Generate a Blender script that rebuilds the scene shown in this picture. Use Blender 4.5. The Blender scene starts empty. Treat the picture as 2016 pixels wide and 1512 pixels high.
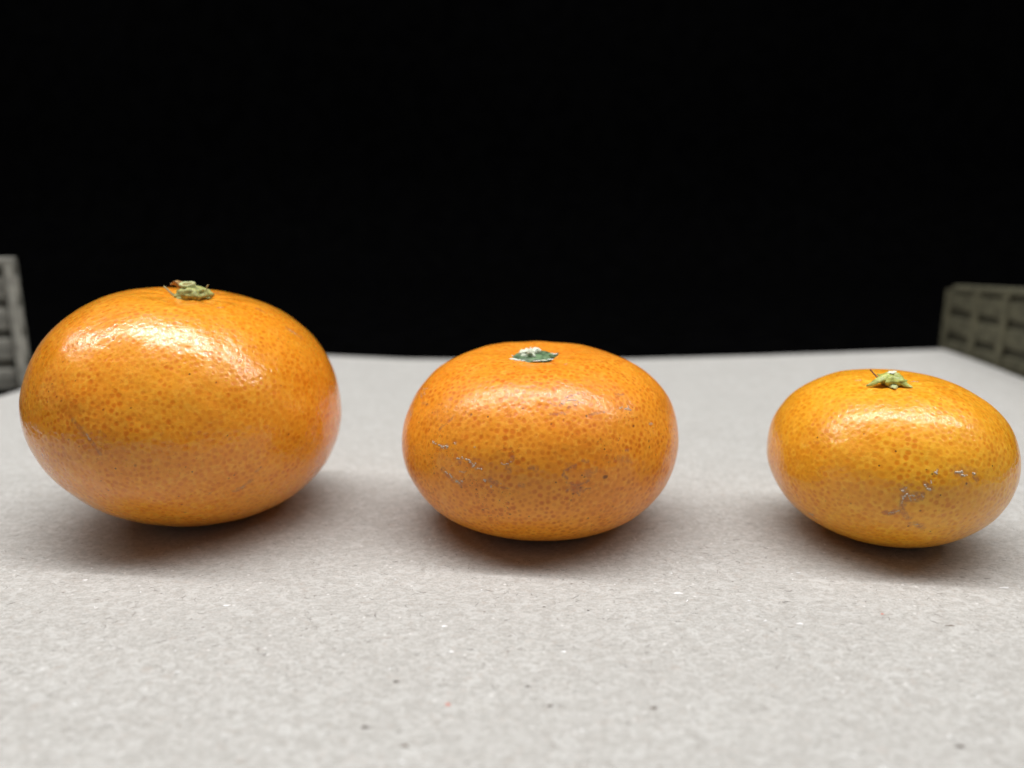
import bpy, bmesh, math, random
import numpy as np
from mathutils import Vector, Matrix
from mathutils.kdtree import KDTree
random.seed(7); rng = np.random.default_rng(7)
sc = bpy.context.scene
COL = sc.collection

# ------------------------------------------------------------------ camera
W, H, F = 2016.0, 1512.0, 1467.0            # photograph size and focal length in pixels
PITCH, HC = math.radians(11.8), 0.065       # looking down, lens 6.5 cm above the board
cd = bpy.data.cameras.new('camera'); cam = bpy.data.objects.new('camera', cd); COL.objects.link(cam)
cam.location = (0, 0, HC); cam.rotation_euler = (math.pi/2 - PITCH, 0, 0)
cd.sensor_width = 36.0; cd.lens = F/W*36.0; cd.clip_start = 0.005; cd.clip_end = 20
cd.dof.use_dof = True; cd.dof.focus_distance = 0.140; cd.dof.aperture_fstop = 9.5
sc.camera = cam

# ------------------------------------------------------------------ world, lamp, exposure
wd = bpy.data.worlds.new('World'); sc.world = wd; wd.use_nodes = True
bg = wd.node_tree.nodes['Background']; bg.inputs[0].default_value = (0.92, 0.96, 1.0, 1); bg.inputs[1].default_value = 0.10
# the ceiling above: a broad soft panel light and a thin row of tubes running across
for nm, ln, wd_, pw, z_ in (('ceiling_panel_light', 1.50, 0.55, 13.5, 1.40), ('ceiling_tube_row', 3.8, 0.040, 36.0, 1.46)):
    ld = bpy.data.lights.new(nm, 'AREA'); ld.shape = 'RECTANGLE'; ld.size = ln; ld.size_y = wd_
    ld.energy = pw; ld.color = (1.0, 0.99, 0.975)
    lo = bpy.data.objects.new(nm, ld); COL.objects.link(lo)
    lo.location = (-0.06, 0.165, z_); lo.rotation_euler = (0, 0, math.radians(-8))
vs = sc.view_settings; vs.view_transform = 'Standard'; vs.look = 'None'; vs.exposure = 0.0; vs.gamma = 1.0

# ------------------------------------------------------------------ pixel <-> place helpers
R_ = np.array([1.0, 0, 0]); F_ = np.array([0, math.cos(PITCH), -math.sin(PITCH)]); U_ = np.cross(R_, F_); C_ = np.array([0, 0, HC])
def proj(P):
    d = P - C_; z = d @ F_
    return np.stack([W/2 + F*(d @ R_)/z, H/2 - F*(d @ U_)/z], -1)
def ray(px, py):
    return (px-W/2)/F*R_ - (py-H/2)/F*U_ + F_
def unproj(px, py, z=0.0):
    d = ray(px, py); return C_ + (z-HC)/d[2]*d

# ------------------------------------------------------------------ small helpers
def link(name, me, mat=None, parent=None):
    o = bpy.data.objects.new(name, me); COL.objects.link(o)
    if mat: me.materials.append(mat)
    if parent: o.parent = parent
    return o
def mesh_np(name, V, faces, smooth=True):
    me = bpy.data.meshes.new(name); V = np.asarray(V, np.float32); faces = np.asarray(faces, np.int32)
    k = faces.shape[1]
    me.vertices.add(len(V)); me.vertices.foreach_set('co', V.ravel())
    me.loops.add(faces.size); me.loops.foreach_set('vertex_index', faces.ravel())
    me.polygons.add(len(faces)); me.polygons.foreach_set('loop_start', np.arange(0, faces.size, k, dtype=np.int32))
    me.polygons.foreach_set('loop_total', np.full(len(faces), k, np.int32))
    me.polygons.foreach_set('use_smooth', np.full(len(faces), smooth, bool))
    me.update(); me.validate(); return me
def vnoise(P, seed=0):
    """smooth 3-D value noise in [-1, 1]"""
    P = np.asarray(P, float); i = np.floor(P).astype(np.int64); f = P - i; f = f*f*(3-2*f)
    def h(a):
        n = (a[..., 0]*73856093) ^ (a[..., 1]*19349663) ^ (a[..., 2]*83492791) ^ (seed*2654435761)
        n = (n ^ (n >> 13))*1274126177 & 0x7fffffff
        n = (n ^ (n >> 16)) & 0xffff
        return n/32767.5 - 1
    r = 0
    for dx in (0, 1):
        for dy in (0, 1):
            for dz in (0, 1):
                w = (f[..., 0] if dx else 1-f[..., 0])*(f[..., 1] if dy else 1-f[..., 1])*(f[..., 2] if dz else 1-f[..., 2])
                r = r + w*h(i + np.array([dx, dy, dz]))
    return r
def sstep(a, b, x):
    t = np.clip((x-a)/(b-a), 0, 1); return t*t*(3-2*t)
def tag(o, label=None, cat=None, group=None, kind=None):
    if label: o['label'] = label
    if cat: o['category'] = cat
    if group: o['group'] = group
    if kind: o['kind'] = kind
    return o

class NT:
    def __init__(s, name):
        s.m = bpy.data.materials.new(name); s.m.use_nodes = True; s.t = s.m.node_tree; s.n = s.t.nodes; s.l = s.t.links
        s.b = s.n['Principled BSDF']
    def node(s, t, **kw):
        n = s.n.new(t)
        for k, v in kw.items(): setattr(n, k, v)
        return n
    def put(s, sock, v):
        if hasattr(v, 'links') or isinstance(v, bpy.types.NodeSocket): s.l.new(v, sock)
        elif isinstance(v, (tuple, list)) and len(v) == 3 and sock.type == 'RGBA': sock.default_value = (*v, 1)
        else: sock.default_value = v
    def coord(s): return s.node('ShaderNodeTexCoord').outputs['Object']
    def mapping(s, v, scale, loc=(0, 0, 0), rot=(0, 0, 0)):
        n = s.node('ShaderNodeMapping'); s.put(n.inputs[0], v); n.inputs['Location'].default_value = loc
        n.inputs['Scale'].default_value = scale; n.inputs['Rotation'].default_value = rot; return n.outputs[0]
    def noise(s, v, scale, detail=3, rough=0.55, dist=0.0):
        n = s.node('ShaderNodeTexNoise'); s.put(n.inputs['Vector'], v); n.inputs['Scale'].default_value = scale
        n.inputs['Detail'].default_value = detail; n.inputs['Roughness'].default_value = rough; n.inputs['Distortion'].default_value = dist
        return n.outputs
    def voro(s, v, scale, rnd=1.0, feature='F1'):
        n = s.node('ShaderNodeTexVoronoi', feature=feature); s.put(n.inputs['Vector'], v)
        n.inputs['Scale'].default_value = scale; n.inputs['Randomness'].default_value = rnd; return n.outputs
    def ramp(s, v, a, b, lo=0.0, hi=1.0):
        n = s.node('ShaderNodeMapRange', interpolation_type='SMOOTHSTEP'); s.put(n.inputs[0], v)
        n.inputs[1].default_value = a; n.inputs[2].default_value = b; n.inputs[3].default_value = lo; n.inputs[4].default_value = hi
        return n.outputs[0]
    def math(s, op, a, b=0.0):
        n = s.node('ShaderNodeMath', operation=op); s.put(n.inputs[0], a); s.put(n.inputs[1], b); return n.outputs[0]
    def mix(s, f, a, b, mode='MIX'):
        n = s.node('ShaderNodeMix', data_type='RGBA', blend_type=mode); s.put(n.inputs[0], f)
        s.put(n.inputs[6], a); s.put(n.inputs[7], b); return n.outputs[2]
    def attr(s, name): return s.node('ShaderNodeAttribute', attribute_name=name).outputs['Fac']
    def bump(s, h, dist, strength=1.0, normal=None):
        n = s.node('ShaderNodeBump'); s.put(n.inputs['Height'], h); n.inputs['Distance'].default_value = dist
        n.inputs['Strength'].default_value = strength
        if normal is not None: s.put(n.inputs['Normal'], normal)
        return n.outputs[0]

# ------------------------------------------------------------------ materials
def peel_material(name, net, dot, green, rough, coat, seed, freckle=0.0):
    t = NT(name); co = t.mapping(t.coord(), (1, 1, 1), loc=(seed*0.37, seed*0.19, seed*0.53))
    dots = t.attr('gland')
    patch = t.ramp(t.noise(co, 160, 3)[0], 0.35, 0.7, 0.55, 1.0)
    dots_c = t.math('MULTIPLY', dots, patch)
    hue = t.noise(co, 45, 3)[0]
    netc = t.mix(t.ramp(hue, 0.35, 0.68), net, tuple(net[i]*(1.04, 1.16, 1.3)[i] for i in range(3)))
    netc = t.mix(t.ramp(t.noise(co, 700, 2, 0.6, 0.8)[0], 0.48, 0.66, 0.0, 0.75), netc, tuple(min(1, net[i]*(1.10, 1.38, 2.2)[i]) for i in range(3)))
    col = t.mix(dots_c, netc, dot)
    mott = t.noise(co, 900, 3, 0.7)[0]
    col = t.mix(t.ramp(mott, 0.5, 0.75, 0.0, 0.22), col, tuple(c*0.72 for c in dot))
    # faint freckles and tiny dark specks of the rind
    fr = t.noise(co, 2600, 2, 0.6)[0]; frm = t.noise(co, 110, 2)[0]
    frk = t.math('MULTIPLY', t.ramp(fr, 0.62, 0.70), t.ramp(frm, 0.46, 0.62, 0.0, freckle))
    col = t.mix(frk, col, (0.22, 0.075, 0.02))
    sp = t.voro(co, 270, 1.0)[0]
    col = t.mix(t.ramp(sp, 0.035, 0.058, 0.85, 0.0), col, (0.09, 0.035, 0.012))
    # painted wear: greenish shoulder, mauve scuff, corky scar, dark specks
    col = t.mix(t.attr('greenish'), col, green)
    col = t.mix(t.math('MULTIPLY', t.attr('scuff'), t.ramp(t.noise(co, 1800, 3, 0.7)[0], 0.35, 0.62, 0.25, 0.85)), col, (0.42, 0.155, 0.072))
    col = t.mix(t.attr('cork'), col, (0.62, 0.52, 0.38))
    col = t.mix(t.attr('speck'), col, (0.07, 0.025, 0.012))
    b = t.b; t.put(b.inputs['Base Color'], col)
    b.inputs['Subsurface Weight'].default_value = 0.22; b.inputs['Subsurface Radius'].default_value = (1.0, 0.36, 0.08); b.inputs['Subsurface Scale'].default_value = 0.0012
    rg = t.math('ADD', t.ramp(t.noise(co, 220, 3)[0], 0.3, 0.7, rough-0.06, rough+0.07), t.math('MULTIPLY', t.attr('cork'), 0.35))
    t.put(b.inputs['Roughness'], rg)
    b.inputs['Specular IOR Level'].default_value = 0.33
    b.inputs['Coat Weight'].default_value = coat; b.inputs['Coat Roughness'].default_value = 0.11; b.inputs['Coat IOR'].default_value = 1.42
    hgt = t.math('SUBTRACT', t.math('MULTIPLY', t.noise(co, 480, 3)[0], 1.5), t.math('MULTIPLY', dots, 0.22))
    hgt = t.math('ADD', hgt, t.math('MULTIPLY', t.noise(co, 2200, 2)[0], 0.18))
    nb = t.bump(hgt, 0.00016, 0.75)
    t.put(b.inputs['Normal'], nb); t.put(b.inputs['Coat Normal'], nb)
    return t.m

def board_material():
    t = NT('grey_chipboard'); co = t.coord()
    fib = t.noise(t.mapping(co, (1.0, 1.7, 1)), 950, 4, 0.62, 0.9)[0]
    fine = t.noise(co, 3600, 3, 0.65, 0.6)[0]
    soft = t.noise(co, 55, 4, 0.6)[0]
    blot = t.noise(t.mapping(co, (1, 1.3, 1)), 430, 3, 0.6, 1.2)[0]
    col = t.mix(t.ramp(fib, 0.30, 0.70), (0.385, 0.370, 0.345), (0.615, 0.605, 0.588))
    col = t.mix(t.ramp(blot, 0.50, 0.65, 0.0, 0.62), col, (0.67, 0.668, 0.655))
    col = t.mix(t.ramp(blot, 0.47, 0.34, 0.0, 0.5), col, (0.39, 0.374, 0.352))
    col = t.mix(t.ramp(fine, 0.35, 0.75, 0.0, 0.55), col, (0.660, 0.655, 0.640))
    col = t.mix(t.ramp(fine, 0.45, 0.28, 0.0, 0.6), col, (0.30, 0.272, 0.245))
    pk = t.noise(co, 520, 3, 0.6, 0.5)[0]
    col = t.mix(t.ramp(pk, 0.56, 0.74, 0.0, 0.40), col, (0.49, 0.425, 0.38))
    col = t.mix(t.ramp(soft, 0.3, 0.7, 0.0, 0.22), col, (0.44, 0.425, 0.405))
    fl = t.voro(co, 300, 1.0)[0]
    col = t.mix(t.ramp(fl, 0.05, 0.11, 0.75, 0.0), col, (0.80, 0.79, 0.78))
    dk = t.voro(t.mapping(co, (1, 1, 1), loc=(0.7, 0.3, 0)), 240, 1.0)[0]
    col = t.mix(t.ramp(dk, 0.035, 0.075, 0.6, 0.0), col, (0.16, 0.13, 0.11))
    col = t.mix(1.0, col, (0.838, 0.838, 0.830), 'MULTIPLY')
    t.put(t.b.inputs['Base Color'], col); t.b.inputs['Roughness'].default_value = 0.72; t.b.inputs['Specular IOR Level'].default_value = 0.35
    h = t.math('ADD', fib, t.math('MULTIPLY', fine, 0.5)); t.put(t.b.inputs['Normal'], t.bump(h, 0.00012, 0.6))
    return t.m

def plain(name, col, rough=0.6, var=0.25, scale=900, sss=0.0, spec=0.4, bump=0.00006):
    t = NT(name); co = t.coord(); n = t.noise(co, scale, 4, 0.6)[0]
    c = t.mix(t.ramp(n, 0.3, 0.7), tuple(x*(1-var) for x in col), tuple(min(1, x*(1+var)) for x in col))
    t.put(t.b.inputs['Base Color'], c); t.b.inputs['Roughness'].default_value = rough; t.b.inputs['Specular IOR Level'].default_value = spec
    if sss: t.b.inputs['Subsurface Weight'].default_value = sss; t.b.inputs['Subsurface Scale'].default_value = 0.0006
    if bump: t.put(t.b.inputs['Normal'], t.bump(n, bump, 0.7))
    return t.m

M_board = board_material()
M_black = plain('black_velvet', (0.0011, 0.0011, 0.0012), 1.0, 0.3, 60, spec=0.0, bump=0)
M_fibre = plain('dark_fibre', (0.12, 0.098, 0.08), 0.8, 0.5, 120)
M_fleck = plain('white_fleck', (0.74, 0.74, 0.74), 0.6, 0.1, 300)
M_red = plain('red_fleck', (0.60, 0.20, 0.15), 0.7, 0.1, 300)
M_olive = plain('olive_straw', (0.098, 0.092, 0.058), 0.8, 0.3, 260)
M_olive_d = plain('dark_straw', (0.058, 0.054, 0.034), 0.85, 0.3, 260)
M_grey_d = plain('dark_grey_straw', (0.15, 0.147, 0.124), 0.85, 0.3, 260)
M_grey = plain('grey_straw', (0.30, 0.294, 0.258), 0.8, 0.3, 260)
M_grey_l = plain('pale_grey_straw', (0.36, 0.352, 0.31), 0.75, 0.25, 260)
M_straw = plain('pale_straw', (0.116, 0.108, 0.068), 0.75, 0.25, 260)
M_cal = plain('dry_green_calyx', (0.36, 0.37, 0.12), 0.6, 0.38, 1300, 0.15)
M_stub = plain('pale_green_stub', (0.52, 0.55, 0.26), 0.65, 0.25, 1200, 0.1)
M_pith = plain('stub_pith', (0.24, 0.19, 0.06), 0.8, 0.5, 2500)
M_sepbr = plain('brown_dry_sepal', (0.40, 0.22, 0.07), 0.7, 0.35, 1500)
M_seppale = plain('pale_dry_sepal', (0.55, 0.48, 0.24), 0.7, 0.3, 1500)
M_cal3 = plain('fresh_green_calyx', (0.44, 0.49, 0.13), 0.38, 0.32, 1100, 0.2)
M_disc = plain('green_calyx_scar', (0.105, 0.175, 0.085), 0.5, 0.6, 900)
M_cork = plain('white_torn_cork', (0.72, 0.76, 0.60), 0.8, 0.18, 2200)
M_crumb = plain('corky_crumb', (0.62, 0.52, 0.40), 0.8, 0.2, 2500)
M_wht = plain('white_bloom', (0.80, 0.84, 0.78), 0.8, 0.1, 2200)
M_red2 = plain('reddish_sepal_tip', (0.22, 0.09, 0.06), 0.7, 0.3, 1500)

# ------------------------------------------------------------------ the setting: black cloth sweep and grey board
def build_cloth():
    nx, ns = 200, 90
    s = np.linspace(0, 1, ns); prof = []
    L1, L2, L3 = 1.15, 0.16*math.pi/2, 3.0; tot = L1+L2+L3
    for v in s*tot:
        if v < L1: prof.append((-0.25+v, -0.0030))
        elif v < L1+L2: a = (v-L1)/0.16; prof.append((-0.25+L1+0.16*math.sin(a), -0.0030+0.16*(1-math.cos(a))))
        else: prof.append((-0.25+L1+0.16, -0.0030+0.16+(v-L1-L2)))
    prof = np.array(prof); X = np.linspace(-5, 5, nx); V = np.zeros((ns, nx, 3))
    V[..., 0] = X[None]; V[..., 1] = prof[:, 0, None]; V[..., 2] = prof[:, 1, None]
    up = sstep(0.1, 0.6, V[..., 2]); V[..., 1] += up*0.02*np.sin(X*9+1.3*V[..., 2])[...] + up*0.012*np.sin(X*23+2)
    idx = np.arange(ns*nx).reshape(ns, nx)
    f = np.stack([idx[:-1, :-1], idx[:-1, 1:], idx[1:, 1:], idx[1:, :-1]], -1).reshape(-1, 4)
    o = link('black_backdrop', mesh_np('black_backdrop', V.reshape(-1, 3), f), M_black)
    tag(o, 'black cloth backdrop sweeping under the grey board and up behind it', kind='structure')
build_cloth()

E2 = np.array([0.0618, 0.9981]); E1 = np.array([E2[1], -E2[0]])      # along and across the board
def uv2xy(u, v): return np.multiply.outer(u, E1) + np.multiply.outer(v, E2)
pr = unproj(2016, 752)[:2]; pl = unproj(20, 775)[:2]
UR, UL = pr @ E1, pl @ E1
def warp(u, v):
    uu = np.clip((u-UL)/(UR-UL), 0, 1)*2-1
    k = sstep(0.27, 0.40, v)
    return k*0.0030*uu*uu
def build_board():
    nu, nv = 90, 460
    us = np.linspace(0, 1, nu)*(UR-UL)+UL
    bx = np.array([-200, 250, 645, 800, 1008, 1250, 1500, 1812, 2100]); by = np.array([686, 692, 700, 707, 709, 707, 700, 689, 679])
    vb = []
    for u in us:
        best = 0.385
        lo_, hi_ = 0.28, 0.46
        for _ in range(40):
            m = (lo_+hi_)/2; xy = u*E1+m*E2; p = proj(np.array([xy[0], xy[1], warp(u, m)]))
            if p[1] > np.interp(p[0], bx, by): lo_ = m
            else: hi_ = m
        vb.append((lo_+hi_)/2)
    vb = np.array(vb); V0 = 0.012
    tt = np.linspace(0, 1, nv)
    U = np.repeat(us[None], nv, 0); Vv = V0 + tt[:, None]*(vb[None]-V0)
    sc1 = 0.00034*np.sin(Vv*2*math.pi/0.0019)+0.0002*np.sin(Vv*410)
    edge = np.zeros_like(U); edge[:, 0] = -1; edge[:, -1] = 1
    U = U + edge*np.abs(sc1)*1.0
    XY = U[..., None]*E1 + Vv[..., None]*E2
    Z = warp(U, Vv)
    # rounded edge: three rows of thickness
    top = np.concatenate([XY, Z[..., None]], -1); bot = top.copy(); bot[..., 2] -= 0.0022
    n = nu*nv; idx = np.arange(n).reshape(nv, nu)
    ft = np.stack([idx[:-1, :-1], idx[:-1, 1:], idx[1:, 1:], idx[1:, :-1]], -1).reshape(-1, 4)
    fb = ft[:, ::-1]+n
    ring = np.concatenate([idx[0, :-1], idx[:-1, -1], idx[-1, :0:-1], idx[:0:-1, 0]])
    nxt = np.roll(ring, -1); fs = np.stack([ring, ring+n, nxt+n, nxt], -1)
    me = mesh_np('grey_board', np.concatenate([top.reshape(-1, 3), bot.reshape(-1, 3)]), np.concatenate([ft, fb, fs]), False)
    o = link('grey_board', me, M_board); tag(o, 'flat grey chipboard sheet with speckled fibres under the three mandarins', kind='structure')
    return o
board = build_board()
def on_board():
    while True:
        y = 0.05 + 0.34*random.random()**1.5; x = -0.2+0.42*random.random()
        if abs(x) < 0.75*y+0.02:
            u = np.array([x, y]) @ E1; v = np.array([x, y]) @ E2
            if UL+0.004 < u < UR-0.004 and v < 0.375: return x, y, float(warp(u, v))
def build_fibres(name, mat, count, lmin, lmax, wmin, wmax, lift):
    V = []; Fc = []
    for _ in range(count):
        x, y, z = on_board(); a = random.uniform(0, math.pi); L = random.uniform(lmin, lmax); w = random.uniform(wmin, wmax); k = random.uniform(-1.4, 1.4)
        b = len(V); n = 5
        for i in range(n):
            q = i/(n-1); ang = a + k*(q-0.5); cx = x + L*(q-0.5)*math.cos(ang); cy = y + L*(q-0.5)*math.sin(ang)
            ww = w*(0.25+0.75*math.sin(math.pi*min(max(q, 0.08), 0.92))); px, py = -math.sin(ang)*ww/2, math.cos(ang)*ww/2
            V += [(cx+px, cy+py, z+lift-0.00001), (cx, cy, z+lift+ww*0.35), (cx-px, cy-py, z+lift-0.00001)]
        for i in range(n-1):
            c = b+3*i; Fc += [(c, c+1, c+4, c+3), (c+1, c+2, c+5, c+4)]
    o = link(name, mesh_np(name, V, Fc), mat, board); o['kind'] = 'stuff'; return o
build_fibres('dark_fibres', M_fibre, 4800, 0.0004, 0.0017, 0.00003, 0.00008, 0.00004)
build_fibres('white_flecks', M_fleck, 260, 0.0003, 0.0011, 0.00014, 0.00040, 0.00005)
def fleck_at(px, py, L, w, mat, name):
    p = unproj(px, py); V = []; n = 9
    for i in range(n):
        a = 2*math.pi*i/n; r_ = 1+0.25*math.sin(3*a+px); V.append((p[0]+L*r_*math.cos(a), p[1]+w*r_*math.sin(a), 0.00003))
    V.append((p[0], p[1], 0.00012)); f = [(i, (i+1) % n, n) for i in range(n)]
    link(name, mesh_np(name, V, f), mat, board)
for px, py, L, w in [(882, 1387, 0.00036, 0.0003), (1737, 1209, 0.0003, 0.0002), (1240, 1040, 0.0002, 0.00012)]: fleck_at(px, py, L, w, M_red, 'red_fleck')
for px, py, L, w in [(446, 1192, 0.0007, 0.0003), (168, 1142, 0.0005, 0.0003), (1335, 1168, 0.0009, 0.0004), (875, 1233, 0.0005, 0.0003), (889, 1283, 0.0004, 0.0003), (1110, 1283, 0.0004, 0.0003),
                     (1978, 1157, 0.0009, 0.0003), (1575, 1228, 0.0006, 0.0003), (1145, 1438, 0.0003, 0.0002)]: fleck_at(px, py, L, w, M_fleck, 'white_fleck')
for px, py, L, w in [(780, 1342, 0.0005, 0.00025), (1083, 1390, 0.0005, 0.00025), (719, 1432, 0.0006, 0.0003), (796, 1469, 0.0006, 0.0003), (1039, 1352, 0.0004, 0.0002), (1870, 1232, 0.0009, 0.0002),
                     (1125, 1150, 0.0003, 0.00012), (1071, 1195, 0.0003, 0.00015), (1158, 1202, 0.0003, 0.00015), (1890, 1470, 0.0006, 0.0003), (1287, 1394, 0.0005, 0.0003)]: fleck_at(px, py, L, w, M_fibre, 'dark_fleck')

# ------------------------------------------------------------------ woven panels behind
def bar(name, L, Wd, T, mat, parent, loc, bow=0.0):
    bm = bmesh.new(); n = 8
    prof = [(-Wd/2, 0), (-Wd/2*0.86, T), (0, T*1.18), (Wd/2*0.86, T), (Wd/2, 0)]
    rows = []
    for i in range(n+1):
        q = i/n; rows.append([bm.verts.new((L*q, -t-bow*math.sin(math.pi*q*3), w)) for w, t in prof])
    for i in range(n):
        for j in range(len(prof)):
            k = (j+1) % len(prof); bm.faces.new((rows[i][j], rows[i+1][j], rows[i+1][k], rows[i][k]))
    bm.faces.new(rows[0]); bm.faces.new(rows[-1][::-1]); bmesh.ops.recalc_face_normals(bm, faces=bm.faces)
    me = bpy.data.meshes.new(name); bm.to_mesh(me); bm.free()
    for p in me.polygons: p.use_smooth = False
    o = link(name, me, mat, parent); o.location = loc; return o
def woven_panel(base, ang, length, h0, h1, period, up_w, label, mats, end_strip=False):
    """local x runs along the panel from its end, local -y is the face seen, z is up"""
    e = bpy.data.objects.new('woven_panel', None); COL.objects.link(e); e.location = base; e.rotation_euler = (0, 0, ang)
    tag(e, label, 'woven panel')
    bm = bmesh.new(); T = 0.004
    vs_ = [bm.verts.new(p) for p in ((0, 0, 0), (length, 0, 0), (length, 0, h1), (0.006, 0, h0), (0, 0, h0-0.004), (0, T, 0), (length, T, 0), (length, T, h1), (0.006, T, h0), (0, T, h0-0.004))]
    bm.faces.new(vs_[:5]); bm.faces.new(vs_[9:4:-1])
    for i in range(5): j = (i+1) % 5; bm.faces.new((vs_[i], vs_[i+5], vs_[j+5], vs_[j]))
    bmesh.ops.recalc_face_normals(bm, faces=bm.faces); me = bpy.data.meshes.new('backing'); bm.to_mesh(me); bm.free()
    link('backing', me, mats[0], e)
    pitch = 0.0128; z = 0.0055; k = 0
    while z + 0.005 < h0:
        bar('weft_strip', length, 0.0092, 0.0012, mats[1], e, (0.0005, -0.0002, z), 0.0003); z += pitch; k += 1
    x = 0.0026; i = 0
    while x < length-0.003:
        h = h0-0.003+(h1-h0)*x/length
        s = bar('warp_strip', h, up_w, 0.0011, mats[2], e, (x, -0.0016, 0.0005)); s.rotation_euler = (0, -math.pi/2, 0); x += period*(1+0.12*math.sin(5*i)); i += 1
    if end_strip:
        s = bar('warp_strip', h0-0.003, up_w, 0.0013, mats[2], e, (length-0.0024, -0.0017, 0.0005)); s.rotation_euler = (0, -math.pi/2, 0)
    b = bar('rim', length-0.006, 0.0036, 0.0016, mats[1], e, (0.006, -0.0004, h0-0.0018)); b.rotation_euler = (0, -math.atan2(h1-h0, length), 0)
    return e
def plane_hit(px, py, p0, n):
    d = ray(px, py); t = ((p0-C_) @ n)/(d @ n); return C_+t*d
ZB = -0.0030
# right: runs along the board's right edge, far end towards the backdrop
p0 = np.array([*( (UR+0.006)*E1 ), 0.0]); n0 = np.array([E1[0], E1[1], 0])
far = plane_hit(1864, 640, p0, n0); tp = plane_hit(1874, 560, p0, n0)
woven_panel((far[0], far[1], ZB), math.atan2(-E2[1], -E2[0]), 0.16, tp[2]-ZB, tp[2]-ZB+0.008, 0.027, 0.0052, 'dim olive woven straw panel beside the small mandarin, wider of two', (M_olive_d, M_olive, M_straw))
# left: turned towards the lens beside the board's left edge
p0 = np.array([*( (UL-0.006)*E1 ), 0.0]); near = plane_hit(46, 640, p0, n0); tp = plane_hit(40, 506, p0, n0)
dirl = np.array([-0.93, -0.36]); angl = math.atan2(dirl[1], dirl[0])
def left_panel():
    L = 0.12; c, s = math.cos(angl+math.pi), math.sin(angl+math.pi)
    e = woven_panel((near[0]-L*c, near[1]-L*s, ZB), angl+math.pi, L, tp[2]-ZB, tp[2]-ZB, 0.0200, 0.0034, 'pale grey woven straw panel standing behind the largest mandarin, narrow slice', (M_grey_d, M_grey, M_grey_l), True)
    return e
left_panel()

# ------------------------------------------------------------------ mandarins
def fruit_shape(p, TH, PH):
    x, y, a, ct, cb, e1, e2, roll, sk, k2, k3 = p
    cp, sp = np.cos(PH), np.sin(PH)
    rad = a*np.abs(cp)**np.where(PH > 0, e1, e2)*(1+k2*np.cos(2*TH)+k3*np.cos(3*TH))
    z = np.where(PH > 0, ct, cb)*sp
    X = rad*np.cos(TH)+sk*z; Y = rad*np.sin(TH); c, s = math.cos(roll), math.sin(roll)
    return np.stack([X*c+z*s, Y, -X*s+z*c], -1)
NTH, NPH = 640, 400
def smooth_closed(n):   # denser towards the lens side (-Y)
    s = np.linspace(-math.pi, math.pi, n, endpoint=False); return -math.pi/2 + s - 0.5*np.sin(s)
def grow(pts, n=7):
    out = []
    for (a, b) in zip(pts[:-1], pts[1:]):
        a = np.array(a, float); b = np.array(b, float); k = max(1, int(np.hypot(*(b-a))/1.1))
        out += [a+(b-a)*i/k for i in range(k)]
    out.append(np.array(pts[-1], float)); return np.array(out)

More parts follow.
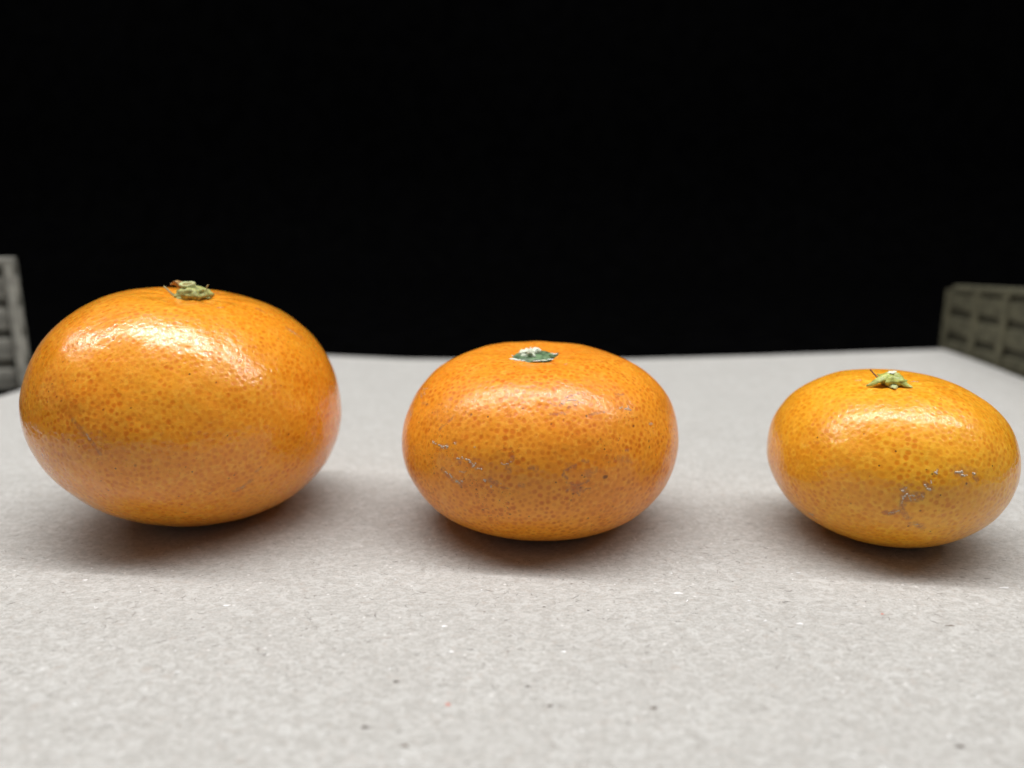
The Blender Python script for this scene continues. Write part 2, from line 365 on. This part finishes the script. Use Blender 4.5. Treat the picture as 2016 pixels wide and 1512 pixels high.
def mandarin(p, mat, stem_px, dimple, marks, label, seed, lump=0.00022):
    p = np.array(p); th = smooth_closed(NTH)
    s = np.linspace(-1, 1, NPH); e = np.where(s > 0, p[5], p[6]); ph = np.sign(s)*(math.pi/2)*(1-(1-np.abs(s))**(1/e))
    TH, PH = np.meshgrid(th, ph); V = fruit_shape(p, TH, PH)
    base = np.array([p[0], p[1], 0.0])
    V[..., 2] -= V[..., 2].min()
    cen = np.array([0, 0, p[4]])
    d = V-cen; L = np.linalg.norm(d, axis=-1, keepdims=True); nrm = d/L/np.array([1, 1, (p[3]/p[2])**2])[None, None]; nrm /= np.linalg.norm(nrm, axis=-1, keepdims=True)
    front = (nrm*(C_-base-V)).sum(-1) > 0
    def pick(px, py):
        q = proj(V+base); dd = (q[..., 0]-px)**2+(q[..., 1]-py)**2; dd = np.where(front, dd, 1e9); k = np.unravel_index(dd.argmin(), dd.shape); return k
    # stem hollow with faint radiating furrows
    k = pick(*stem_px); S = V[k].copy(); NS = nrm[k].copy(); NS = NS*0.55+np.array([0, 0, 0.45]); NS /= np.linalg.norm(NS)
    S_r = np.linalg.norm((V-S)*np.array([1, 1, 0.6]), axis=-1)
    az = np.arctan2(V[..., 1]-S[1], V[..., 0]-S[0])
    depth, rad, fur = dimple
    V = V - NS*(depth*np.exp(-(S_r/rad)**2))[..., None]
    V = V - nrm*(fur*(0.5+0.5*np.cos(9*az+seed+1.5*np.sin(2*az)))*np.exp(-((S_r-rad*0.8)/(rad*0.75))**2))[..., None]
    low = sstep(0.0, 0.010, V[..., 2])
    V = V + nrm*(lump*low*(vnoise(V*110+seed*7, seed)+0.5*vnoise(V*260+seed*3, seed+1)))[..., None]
    # blossom end: shallow pucker on the underside
    V[..., 2] -= V[..., 2].min()
    P = V.reshape(-1, 3); pix = proj(P+base); fr = front.ravel()
    att = {n: np.zeros(len(P)) for n in ('cork', 'scuff', 'speck', 'greenish')}
    bead = 0.5+0.5*vnoise(P*4200, seed+5); rag = vnoise(P*1500, seed+9)
    PX = 0.000112*(p[1]/0.165)                    # metres per photo pixel at the fruit
    for kind, wpx, strength, pts in marks:
        g = grow(pts) if len(pts) > 1 else np.array(pts, float)
        sel = np.where(fr & (pix[:, 0] > g[:, 0].min()-14) & (pix[:, 0] < g[:, 0].max()+14) & (pix[:, 1] > g[:, 1].min()-14) & (pix[:, 1] < g[:, 1].max()+14))[0]
        if not len(sel): continue
        Q = []
        for gx in g:
            dd = (pix[sel, 0]-gx[0])**2+(pix[sel, 1]-gx[1])**2; Q.append(P[sel[dd.argmin()]])
        Q = np.array(Q); D = np.sqrt(((P[sel][:, None]-Q[None])**2).sum(-1).min(1))
        w = wpx*PX
        if kind == 'cork':
            a = sstep(w*1.25, w*0.45, D + 0.35*w*rag[sel])*(0.35+0.65*sstep(0.25, 0.55, bead[sel]))*strength*0.35
            att['scuff'][sel] = np.maximum(att['scuff'][sel], 0.7*sstep(w*2.4, w*0.7, D+0.7*w*rag[sel]))
        else:
            a = sstep(w*1.3, w*0.4, D+0.45*w*rag[sel])*strength
        att[kind][sel] = np.maximum(att[kind][sel], a)
    # oil glands: evenly spread round dots of uneven size
    gr = np.random.default_rng(seed+40); cell = 0.00085; grid = {}; pts = []
    wgt = gr.permutation(len(P)); area = np.cos(PH).ravel()**0.8/np.gradient(th)[None].repeat(NPH, 0).ravel()**-1; keep = gr.random(len(P)) < area/area.max()
    for vi in wgt[keep[wgt]][:60000]:
        q = P[vi]; kx, ky, kz = int(q[0]//cell), int(q[1]//cell), int(q[2]//cell); md = 0.00086+0.00030*((vi*2654435761 % 1000)/1000.0); ok = True
        for i in (-1, 0, 1):
            for j in (-1, 0, 1):
                for l in (-1, 0, 1):
                    c_ = grid.get((kx+i, ky+j, kz+l))
                    if c_ is not None:
                        for w_ in c_:
                            if (w_[0]-q[0])**2+(w_[1]-q[1])**2+(w_[2]-q[2])**2 < md*md: ok = False; break
                    if not ok: break
                if not ok: break
            if not ok: break
        if ok: grid.setdefault((kx, ky, kz), []).append(q); pts.append(q)
    kd = KDTree(len(pts))
    for i, q in enumerate(pts): kd.insert(q, i)
    kd.balance(); rr = gr.uniform(0.00042, 0.00078, len(pts)); st = gr.uniform(0.45, 1.0, len(pts))
    gl = np.zeros(len(P)); jit = 1+0.28*vnoise(P*1900, seed+3)
    for i, q in enumerate(P.tolist()):
        _, k_, d_ = kd.find(q); x_ = d_*jit[i]/rr[k_]
        if x_ < 1: gl[i] = st[k_]*min(1.0, (1-x_)/0.6)
    att['gland'] = gl*gl*(3-2*gl)
    # corky crumbs standing on the scuffs
    beads = []
    for kind, wpx, strength, pts_ in marks:
        if kind != 'cork': continue
        g = grow(pts_)
        for gx in g:
            if random.random() > 0.75: continue
            dd = (pix[:, 0]-gx[0]-random.gauss(0, .35*wpx))**2+(pix[:, 1]-gx[1]-random.gauss(0, .35*wpx))**2; dd = np.where(fr, dd, 1e9); k_ = int(dd.argmin())
            beads.append((P[k_], nrm.reshape(-1, 3)[k_], wpx*PX*random.uniform(0.45, 1.1)*(0.6+0.4*strength)))
    me_b = crumbs(beads)
    V = P
    # stem hollow colour
    sr = S_r.ravel()
    idx = np.arange(NTH*NPH).reshape(NPH, NTH); nx = np.roll(idx, -1, 1)
    f = np.stack([idx[:-1], nx[:-1], nx[1:], idx[1:]], -1).reshape(-1, 4)
    root = bpy.data.objects.new('mandarin', None); COL.objects.link(root); root.location = base; root.empty_display_size = 0.02
    tag(root, label, 'mandarin')
    me = mesh_np('peel', V, f[:, ::1])
    return root, me, V, att, me_b, S - NS*depth, NS, mat

def crumbs(beads):
    V = []; f = []
    ico = bmesh.new(); bmesh.ops.create_icosphere(ico, subdivisions=1, radius=1.0); iv = [v.co.copy() for v in ico.verts]; iff = [[v.index for v in q.verts] for q in ico.faces]; ico.free()
    for c, n, r in beads:
        M = frame_at(c, n); b = len(V); a = random.uniform(0.8, 1.3)
        V += [(M @ (Vector((v.x*r*a, v.y*r/a, v.z*r*0.35))*random.uniform(0.8, 1.2)))[:] for v in iv]
        f += [tuple(b+i for i in q) for q in iff]
    return mesh_np('corky_crumbs', V, f)
def finish(root, me, att, mat, me_b):
    for n, a in att.items():
        at = me.attributes.new(n, 'FLOAT', 'POINT'); at.data.foreach_set('value', np.clip(a, 0, 1).astype(np.float32))
    o = link('peel', me, mat, root); c_ = link('corky_crumbs', me_b, M_crumb, o); c_['kind'] = 'stuff'
    return o

def frame_at(S, N):
    z = Vector(N).normalized(); x = (Vector((1, 0, 0)) - z*z.x).normalized(); y = z.cross(x)
    return Matrix(((x.x, y.x, z.x, S[0]), (x.y, y.y, z.y, S[1]), (x.z, y.z, z.z, S[2]), (0, 0, 0, 1)))
def blob(name, rx, ry, rz, mat, parent, seed, rough=0.14, ridge=0.08, nr=9, n=44, m=22, loc=(0, 0, 0), flat=1.0, mod=None):
    t = np.linspace(0, 2*math.pi, n, endpoint=False); ph = np.linspace(-math.pi/2, math.pi/2, m); T, Pp = np.meshgrid(t, ph)
    D = np.stack([np.cos(T)*np.cos(Pp), np.sin(T)*np.cos(Pp), np.sin(Pp)], -1)
    r = 1+rough*vnoise(D*2.6+seed, seed)+0.5*rough*vnoise(D*6+seed, seed+2)+ridge*np.cos(nr*T+seed)*np.cos(Pp)
    V = D*r[..., None]*np.array([rx, ry, rz]); 
    V[..., 2] = np.where(V[..., 2] > 0, V[..., 2]*flat, V[..., 2])
    if mod is not None: V = mod(V)
    V = V+np.array(loc)
    idx = np.arange(n*m).reshape(m, n); nx = np.roll(idx, -1, 1)
    f = np.stack([idx[:-1], nx[:-1], nx[1:], idx[1:]], -1).reshape(-1, 4)
    return link(name, mesh_np(name, V.reshape(-1, 3), f), mat, parent)
def sepal(parent, az, length, width, heights, mat, thick=0.00035, start=0.0008, cup=0.3, name='sepal', z0=0.0):
    """petal-like tongue leaving the button at azimuth az; heights: list of z along its length"""
    n, m = 14, 7; V = np.zeros((2, n, m, 3)); ca, sa = math.cos(az), math.sin(az)
    hs = np.interp(np.linspace(0, 1, n), np.linspace(0, 1, len(heights)), heights)
    hs = np.convolve(np.pad(hs, 2, mode='edge'), np.ones(5)/5, 'valid')
    for i in range(n):
        q = i/(n-1); w = width*(0.75+0.25*math.sin(math.pi*q))*(1-q**2.2)+0.00008
        for j in range(m):
            v = j/(m-1)*2-1; r = start+length*q; x = r*ca - v*w/2*sa; y = r*sa + v*w/2*ca
            z = z0+hs[i]-cup*w*v*v*0.5+0.00012*math.sin(5*v+7*q)
            V[0, i, j] = (x, y, z+thick*(1-0.75*v*v)*(1-0.6*q)); V[1, i, j] = (x, y, z)
    idx = np.arange(n*m).reshape(n, m); o = n*m
    ft = np.stack([idx[:-1, :-1], idx[1:, :-1], idx[1:, 1:], idx[:-1, 1:]], -1).reshape(-1, 4); fb = ft[:, ::-1]+o
    ring = np.concatenate([idx[0, :-1], idx[:-1, -1], idx[-1, :0:-1], idx[:0:-1, 0]]); nx = np.roll(ring, -1)
    fs = np.stack([ring, nx, nx+o, ring+o], -1)
    return link(name, mesh_np(name, V.reshape(-1, 3), np.concatenate([ft, fb, fs])), mat, parent)
def stub(name, r, h, mat, pith, parent, loc, tilt=(0, 0), sq=0.75, seed=0):
    n = 26; prof = [(1.15, -0.3), (1.1, 0.1), (1.0, 0.5), (1.04, 0.85), (0.98, 1.0), (0.78, 1.02), (0.62, 0.90)]
    V = []; t = np.linspace(0, 2*math.pi, n, endpoint=False)
    for rr, zz in prof:
        jit = 1+0.06*np.sin(3*t+seed)+0.04*np.sin(5*t+2*seed)
        V += [(r*rr*j*math.cos(a), r*sq*rr*j*math.sin(a), h*zz+0.06*h*math.sin(2*a+seed)*(zz > 0.8)) for a, j in zip(t, jit)]
    f = []
    for i in range(len(prof)-1):
        for j in range(n): k = (j+1) % n; f.append((i*n+j, i*n+k, (i+1)*n+k, (i+1)*n+j))
    o = link(name, mesh_np(name, V, f), mat, parent); o.location = loc; o.rotation_euler = (tilt[0], tilt[1], 0)
    b = (len(prof)-1)*n; V2 = [V[b+j] for j in range(n)]+[(0, 0, h*0.78)]
    link('pith', mesh_np('pith', V2, [(j, (j+1) % n, n) for j in range(n)]), pith, o)
    return o
def cpx(origin, s, pts): return [(origin[0]+a/s, origin[1]+b/s) for a, b in pts]
def group_empty(name, S, N, root, spin=0.0, size=1.0):
    e = bpy.data.objects.new(name, None); COL.objects.link(e); e.parent = root; e.matrix_local = frame_at(S, N) @ Matrix.Rotation(spin, 4, 'Z') @ Matrix.Scale(size, 4); e.empty_display_size = 0.004; return e

# ---- marks read off the photograph, as (kind, half width in photo px, strength, polyline)
o1, s1 = (20, 540), 2.8
marks_L = [('scuff', 3.2, .65, cpx(o1, s1, [(345, 800), (400, 870), (440, 915), (470, 950), (500, 990)])), ('cork', 1.3, .6, cpx(o1, s1, [(420, 880), (440, 915)])),
           ('scuff', 4, .6, cpx(o1, s1, [(1235, 1197), (1290, 1170), (1325, 1135)])), ('cork', 1.2, .5, cpx(o1, s1, [(1270, 1180), (1295, 1165)])),
           ('scuff', 2, .6, cpx(o1, s1, [(1350, 1090), (1385, 1062)])), ('speck', 1.6, .6, cpx(o1, s1, [(1385, 1062)])), ('speck', 2.5, .45, cpx(o1, s1, [(690, 1053)])),
           ('scuff', 4, .7, cpx(o1, s1, [(1355, 185), (1400, 210)])), ('scuff', 5, .6, cpx(o1, s1, [(1530, 300), (1610, 350)])), ('cork', 1.2, .6, cpx(o1, s1, [(1540, 305), (1575, 330)])),
           ('cork', 1.0, .6, cpx(o1, s1, [(1140, 185), (1175, 183)])), ('scuff', 5, .8, cpx(o1, s1, [(1095, 104), (1150, 104)])), ('scuff', 1.5, .7, cpx(o1, s1, [(1090, 1215), (1112, 1200)]))]
marks_L += [('speck', 1.5, .9, cpx(o1, s1, [q])) for q in [(148, 672), (200, 460), (370, 383), (360, 590), (280, 695), (255, 675), (230, 605), (205, 705), (325, 910), (383, 948), (1137, 596), (1480, 356), (500, 1137), (930, 1222), (1205, 1125), (1235, 1110), (720, 355), (568, 360), (770, 395), (515, 745), (665, 740), (965, 1062), (1050, 1330), (965, 1315), (1535, 885), (1195, 890), (540, 1190), (945, 1270)]]
o2, s2 = (780, 640), 3.286; o6, s6 = (1050, 740), 5.817; o8, s8 = (840, 840), 8.4
marks_M = [('cork', 1.7, 1, cpx(o8, s8, q)) for q in [[(100, 250), (130, 280), (160, 292)], [(205, 300), (260, 330), (330, 310), (350, 330), (330, 355)], [(260, 330), (280, 355)], [(455, 272), (480, 280)],
           [(510, 520), (540, 525)], [(585, 518), (600, 522)], [(650, 540), (690, 545), (730, 592)], [(760, 620), (780, 645), (800, 620)], [(760, 655), (790, 650)], [(815, 700), (835, 700)], [(880, 690), (895, 690)],
           [(315, 745), (335, 770)], [(380, 780), (410, 810), (420, 845)], [(480, 880), (500, 905), (540, 940)], [(575, 895), (590, 905)], [(940, 875), (975, 895)], [(1062, 975), (1070, 985)]]]
marks_M += [('cork', 1.0, .7, cpx(o8, s8, q)) for q in [[(1235, 610), (1300, 620), (1350, 605)], [(1385, 580), (1392, 575)], [(550, 745), (640, 750)], [(785, 345), (805, 350)], [(1225, 945), (1232, 948)]]]
marks_M += [('scuff', 5, .8, cpx(o8, s8, q)) for q in [[(270, 690), (330, 790), (440, 860), (560, 950)], [(1050, 880), (1080, 920), (1140, 935)], [(1330, 640), (1370, 720)], [(1400, 560), (1430, 520)], [(540, 540), (545, 590)], [(1710, 690), (1800, 690)], [(1540, 960), (1580, 965)]]]
marks_M += [('speck', 2.2, .8, cpx(o8, s8, [(575, 1000)])), ('speck', 1.2, .6, cpx(o8, s8, [(525, 630)])), ('scuff', 1.6, .8, cpx(o8, s8, [(1180, 1000), (1360, 1015)])), ('speck', 1.6, .8, cpx(o8, s8, [(435, 278)]))]
marks_M += [('cork', 1.4, .9, cpx(o6, s6, q)) for q in [[(310, 310), (345, 318)], [(390, 283), (430, 275), (490, 278)], [(985, 372), (1020, 352)], [(1050, 375), (1085, 385), (1120, 392)], [(1085, 345), (1090, 375)], [(1330, 552), (1370, 550)]]]
marks_M += [('scuff', 2.2, .95, cpx(o6, s6, q)) for q in [[(190, 312), (240, 345), (290, 345), (320, 320)], [(360, 250), (430, 220)], [(440, 225), (520, 200)], [(470, 340), (520, 300), (575, 312)], [(395, 362), (430, 360)], [(200, 440), (260, 440), (330, 420), (370, 440)],
           [(490, 1020), (420, 1060), (350, 1090), (340, 1140), (385, 1170)], [(560, 970), (625, 980)], [(380, 1220), (450, 1242), (530, 1250), (640, 1200)], [(380, 1310), (440, 1290), (480, 1310), (530, 1360), (540, 1280)], [(590, 1300), (650, 1290)], [(950, 215), (1040, 215)], [(650, 440), (720, 430), (820, 410)], [(1060, 850), (1090, 855)]]]
marks_M += [('scuff', 7, .5, cpx(o6, s6, q)) for q in [[(430, 1290), (560, 1290)], [(400, 1070), (460, 1050)], [(700, 1080), (620, 1120)], [(1000, 940), (1120, 960)]]]
marks_M += [('speck', 1.7, .9, cpx(o6, s6, [q])) for q in [(610, 455), (970, 740), (1320, 742), (1330, 810), (1400, 905), (1145, 570), (205, 550), (455, 1355), (540, 1280), (435, 1420), (1170, 30), (580, 1155)]]
marks_M += [('speck', 3, .75, cpx(o6, s6, [(815, 1160), (835, 1155)]))]
marks_M += [('cork', 1.2, .7, cpx(o2, s2, q)) for q in [[(160, 415), (200, 410)], [(158, 440), (165, 470)], [(180, 430), (185, 450)], [(1090, 255), (1105, 250)], [(90, 560), (95, 590)]]]
marks_M += [('scuff', 2.0, .9, cpx(o2, s2, [(275, 675), (320, 640), (345, 620), (378, 580)])), ('scuff', 3, .6, cpx(o2, s2, [(170, 500), (205, 515)]))]
marks_M += [('speck', 1.8, .9, cpx(o2, s2, [q])) for q in [(200, 512), (275, 514), (835, 497), (820, 540), (485, 575), (1230, 588), (940, 240), (765, 270), (235, 565), (1435, 747), (1535, 650), (560, 1195), (735, 1225)]]
o7, s7 = (1700, 880), 7.754; o3, s3 = (1480, 680), 3.36
marks_R = [('cork', 2.2, 1, cpx(o7, s7, q)) for q in [[(1410, 390), (1450, 378), (1510, 368), (1515, 390)], [(1480, 410), (1510, 432), (1545, 432)], [(1675, 405), (1695, 408)], [(1100, 385), (1112, 392)], [(940, 585), (955, 600)], [(975, 632), (1020, 660)],
           [(630, 632), (655, 630)], [(580, 655), (600, 652)], [(610, 685), (635, 675)], [(650, 715), (672, 712)], [(595, 750), (615, 770), (635, 745)]]]
marks_R += [('cork', 1.3, .8, cpx(o7, s7, q)) for q in [[(1545, 432), (1580, 432)], [(1112, 385), (1132, 340)], [(1030, 520), (1035, 560)], [(595, 815), (575, 870)], [(380, 1008), (440, 1000), (490, 990), (545, 970)], [(890, 728), (912, 770)], [(680, 740), (730, 810)], [(785, 800), (795, 795)], [(700, 740), (780, 745)], [(770, 1180), (825, 1185)]]]
marks_R += [('scuff', 6, .85, cpx(o7, s7, q)) for q in [[(600, 640), (650, 660), (640, 760), (600, 830), (570, 920), (520, 990)], [(660, 780), (760, 800), (880, 770), (910, 740)], [(700, 740), (880, 740)], [(560, 950), (420, 1020), (350, 1010)], [(600, 960), (640, 1030), (700, 1090)], [(720, 1165), (810, 1178), (900, 1230)], [(1690, 430), (1725, 490)], [(1420, 400), (1560, 420)], [(960, 580), (1030, 640)]]]
marks_R += [('scuff', 9, .35, cpx(o7, s7, q)) for q in [[(1400, 360), (1700, 380)], [(1540, 500), (1580, 560)]]]
marks_R += [('speck', 1.7, .95, cpx(o7, s7, [q])) for q in [(955, 343), (865, 970), (1570, 565), (1045, 410), (1020, 1290), (680, 1212)]]
marks_R += [('cork', 2, .6, cpx(o3, s3, [(380, 1112), (405, 1122)])), ('scuff', 6, .5, cpx(o3, s3, [(375, 1110), (425, 1150)])), ('speck', 1.7, .9, cpx(o3, s3, [(1250, 352)])), ('speck', 1.5, .8, cpx(o3, s3, [(275, 1058)])), ('scuff', 2.5, .6, cpx(o3, s3, [(750, 425), (755, 435)])),
            ('speck', 1.8, .5, cpx(o3, s3, [(655, 1045)])), ('speck', 1.8, .5, cpx(o3, s3, [(485, 1030)])), ('cork', 1.4, .6, cpx(o3, s3, [(690, 232), (720, 230)])), ('cork', 1.6, .6, cpx(o3, s3, [(1055, 240), (1095, 238)]))]

NET = (0.90, 0.318, 0.018); DOT = (0.74, 0.192, 0.006)
P_L = [-0.0726, 0.16501, 0.03292, 0.02658, 0.02489, 0.80453, 0.91103, 0.12705, -0.01828, 0.0051, -0.00153]
P_M = [0.00608, 0.16125, 0.03016, 0.02045, 0.01927, 0.74847, 0.61467, 0.04909, 0.04928, 0.00903, 0.00397]
P_R = [0.07927, 0.15173, 0.02386, 0.01763, 0.01816, 0.88582, 0.877, 0.09677, 0.04472, 0.0037, 0.0103]

# ---- largest fruit: knobbly dry calyx with a curled sepal
root, me, V, att, sr, S, N, mat = mandarin(P_L, peel_material('glossy_mandarin_peel', NET, DOT, (0.35, 0.25, 0.03), 0.31, 0.75, 1, 0.3), (375, 575), (0.0012, 0.0072, 0.00022), marks_L,
    'largest mandarin, glossy peel, dry knobbly calyx with curled brown sepal', 1)
finish(root, me, att, mat, sr)
c = group_empty('calyx', S, N, root, 0.0, 1.14)
blob('calyx_body', 0.0030, 0.0030, 0.0017, M_cal, c, 3, 0.20, 0.07, 9, loc=(0.0006, 0, 0.0006))
stub('stem_stub', 0.00145, 0.0011, M_stub, M_pith, c, (-0.0003, -0.0003, 0.0017), (0.25, -0.05), 0.8, 1)
sepal(c, math.pi*1.02, 0.0026, 0.0032, [0.0010, 0.0015, 0.0021, 0.0025, 0.0022], M_sepbr, start=0.0010, cup=-0.7, thick=0.0005)
sepal(c, math.pi*1.10, 0.0024, 0.0011, [0.0001, 0.0002, 0.0007, 0.0016, 0.0021], M_seppale, start=0.0022)
sepal(c, -0.15, 0.0026, 0.0026, [0.0014, 0.0014, 0.0009, 0.0003, 0.0], M_cal, start=0.0014, cup=0.5)
sepal(c, -1.9, 0.0026, 0.0030, [0.0016, 0.0015, 0.0009, 0.0003, -0.0001], M_cal, start=0.0012, cup=0.6)
sepal(c, 1.7, 0.0028, 0.0028, [0.0013, 0.0012, 0.0008, 0.0006, 0.0006], M_cal, start=0.0012)
sepal(c, -0.1, 0.0006, 0.0004, [0.0010, 0.0022, 0.0026], M_seppale, start=0.0030, thick=0.0002)

# ---- middle fruit: calyx torn off, green scar with a white corky button
root, me, V, att, sr, S, N, mat = mandarin(P_M, peel_material('scarred_mandarin_peel', (0.88, 0.296, 0.018), (0.67, 0.158, 0.005), (0.30, 0.24, 0.02), 0.38, 0.40, 2, 0.8), (1046, 688), (0.0017, 0.0105, 0.00012), marks_M,
    'middle sized mandarin with corky scars and a torn green stem scar', 2)
finish(root, me, att, mat, sr)
c = group_empty('stem_scar', S, N, root, 0.0, 1.12)
def disc_mod(Vv):
    r = np.hypot(Vv[..., 0], Vv[..., 1]); Vv[..., 2] = Vv[..., 2]*0.6+0.0003*np.sin(r*2600); return Vv
blob('green_disc', 0.0044, 0.0040, 0.0007, M_disc, c, 11, 0.16, 0.05, 5, 60, 16, loc=(0.0004, 0, 0.0001), mod=disc_mod)
cb = blob('corky_button', 0.0021, 0.0017, 0.0010, M_cork, c, 21, 0.42, 0.10, 6, 48, 20, loc=(-0.0003, 0.0006, 0.0006))
for i in range(7):
    a = random.uniform(0, 2*math.pi); r = random.uniform(0.0002, 0.0013)
    sepal(c, a, random.uniform(0.0003, 0.0008), 0.0003, [0.0008, 0.0011+random.random()*0.0004], M_wht, thick=0.00014, start=r, name='torn_fibre', z0=0.0004)
for i in range(15):
    a = -math.pi/2+random.gauss(0, 1.1); r = 0.0037*(1+0.10*random.random()); L = random.uniform(0.0002, 0.0008)
    s_ = blob('torn_flake', L, 0.00018, 0.00009, M_wht if i % 3 else M_cork, c, 30+i, 0.45, 0.15, 4, 14, 8, loc=(0.0004+r*1.1*math.cos(a), r*math.sin(a), 0.0002))

# ---- smallest fruit: fresh green star calyx
root, me, V, att, sr, S, N, mat = mandarin(P_R, peel_material('yellowish_mandarin_peel', (0.90, 0.370, 0.020), (0.76, 0.240, 0.007), (0.42, 0.30, 0.02), 0.34, 0.50, 3, 0.2), (1754, 747), (0.0012, 0.0060, 0.00020), marks_R,
    'smallest mandarin, yellowish peel with fresh green star shaped calyx', 3)
# green tinge on the right shoulder
pp = proj(V+np.array([P_R[0], P_R[1], 0])); 
sh = np.array([P_R[2]*0.80, 0.004, 0.0255]); att['greenish'] = 0.55*np.exp(-((np.linalg.norm(V-sh, axis=1))/0.0075)**2)
finish(root, me, att, mat, sr)
c = group_empty('calyx', S, N, root)
blob('calyx_body', 0.0023, 0.0022, 0.0014, M_cal3, c, 5, 0.12, 0.10, 5, loc=(0.0002, 0, 0.0011))
blob('stem_button', 0.0009, 0.0008, 0.0004, M_cork, c, 9, 0.35, 0.08, 5, 24, 14, loc=(0.0002, 0.0001, 0.0025))
sepal(c, math.pi*1.06, 0.0050, 0.0022, [0.0020, 0.0019, 0.0014, 0.0008, 0.0003], M_cal3, thick=0.0006, start=0.0004)
sepal(c, -0.75, 0.0035, 0.0024, [0.0022, 0.0018, 0.0010, 0.0003, 0.0], M_cal3, thick=0.0007, start=0.0006)
sepal(c, -1.75, 0.0026, 0.0022, [0.0009, 0.0009, 0.0006, 0.0003, 0.0002], M_stub, thick=0.0005, start=0.0006)
sepal(c, 0.25, 0.0034, 0.0020, [0.0022, 0.0019, 0.0012, 0.0005, 0.0002], M_cal3, thick=0.0005, start=0.0006)
sepal(c, 1.8, 0.0034, 0.0020, [0.0020, 0.0018, 0.0014, 0.0012, 0.0010], M_cal3, thick=0.0005, start=0.0006)
sepal(c, 2.85, 0.0022, 0.0009, [0.0008, 0.0012, 0.0019, 0.0026, 0.0032], M_red2, thick=0.0003, start=0.0018)
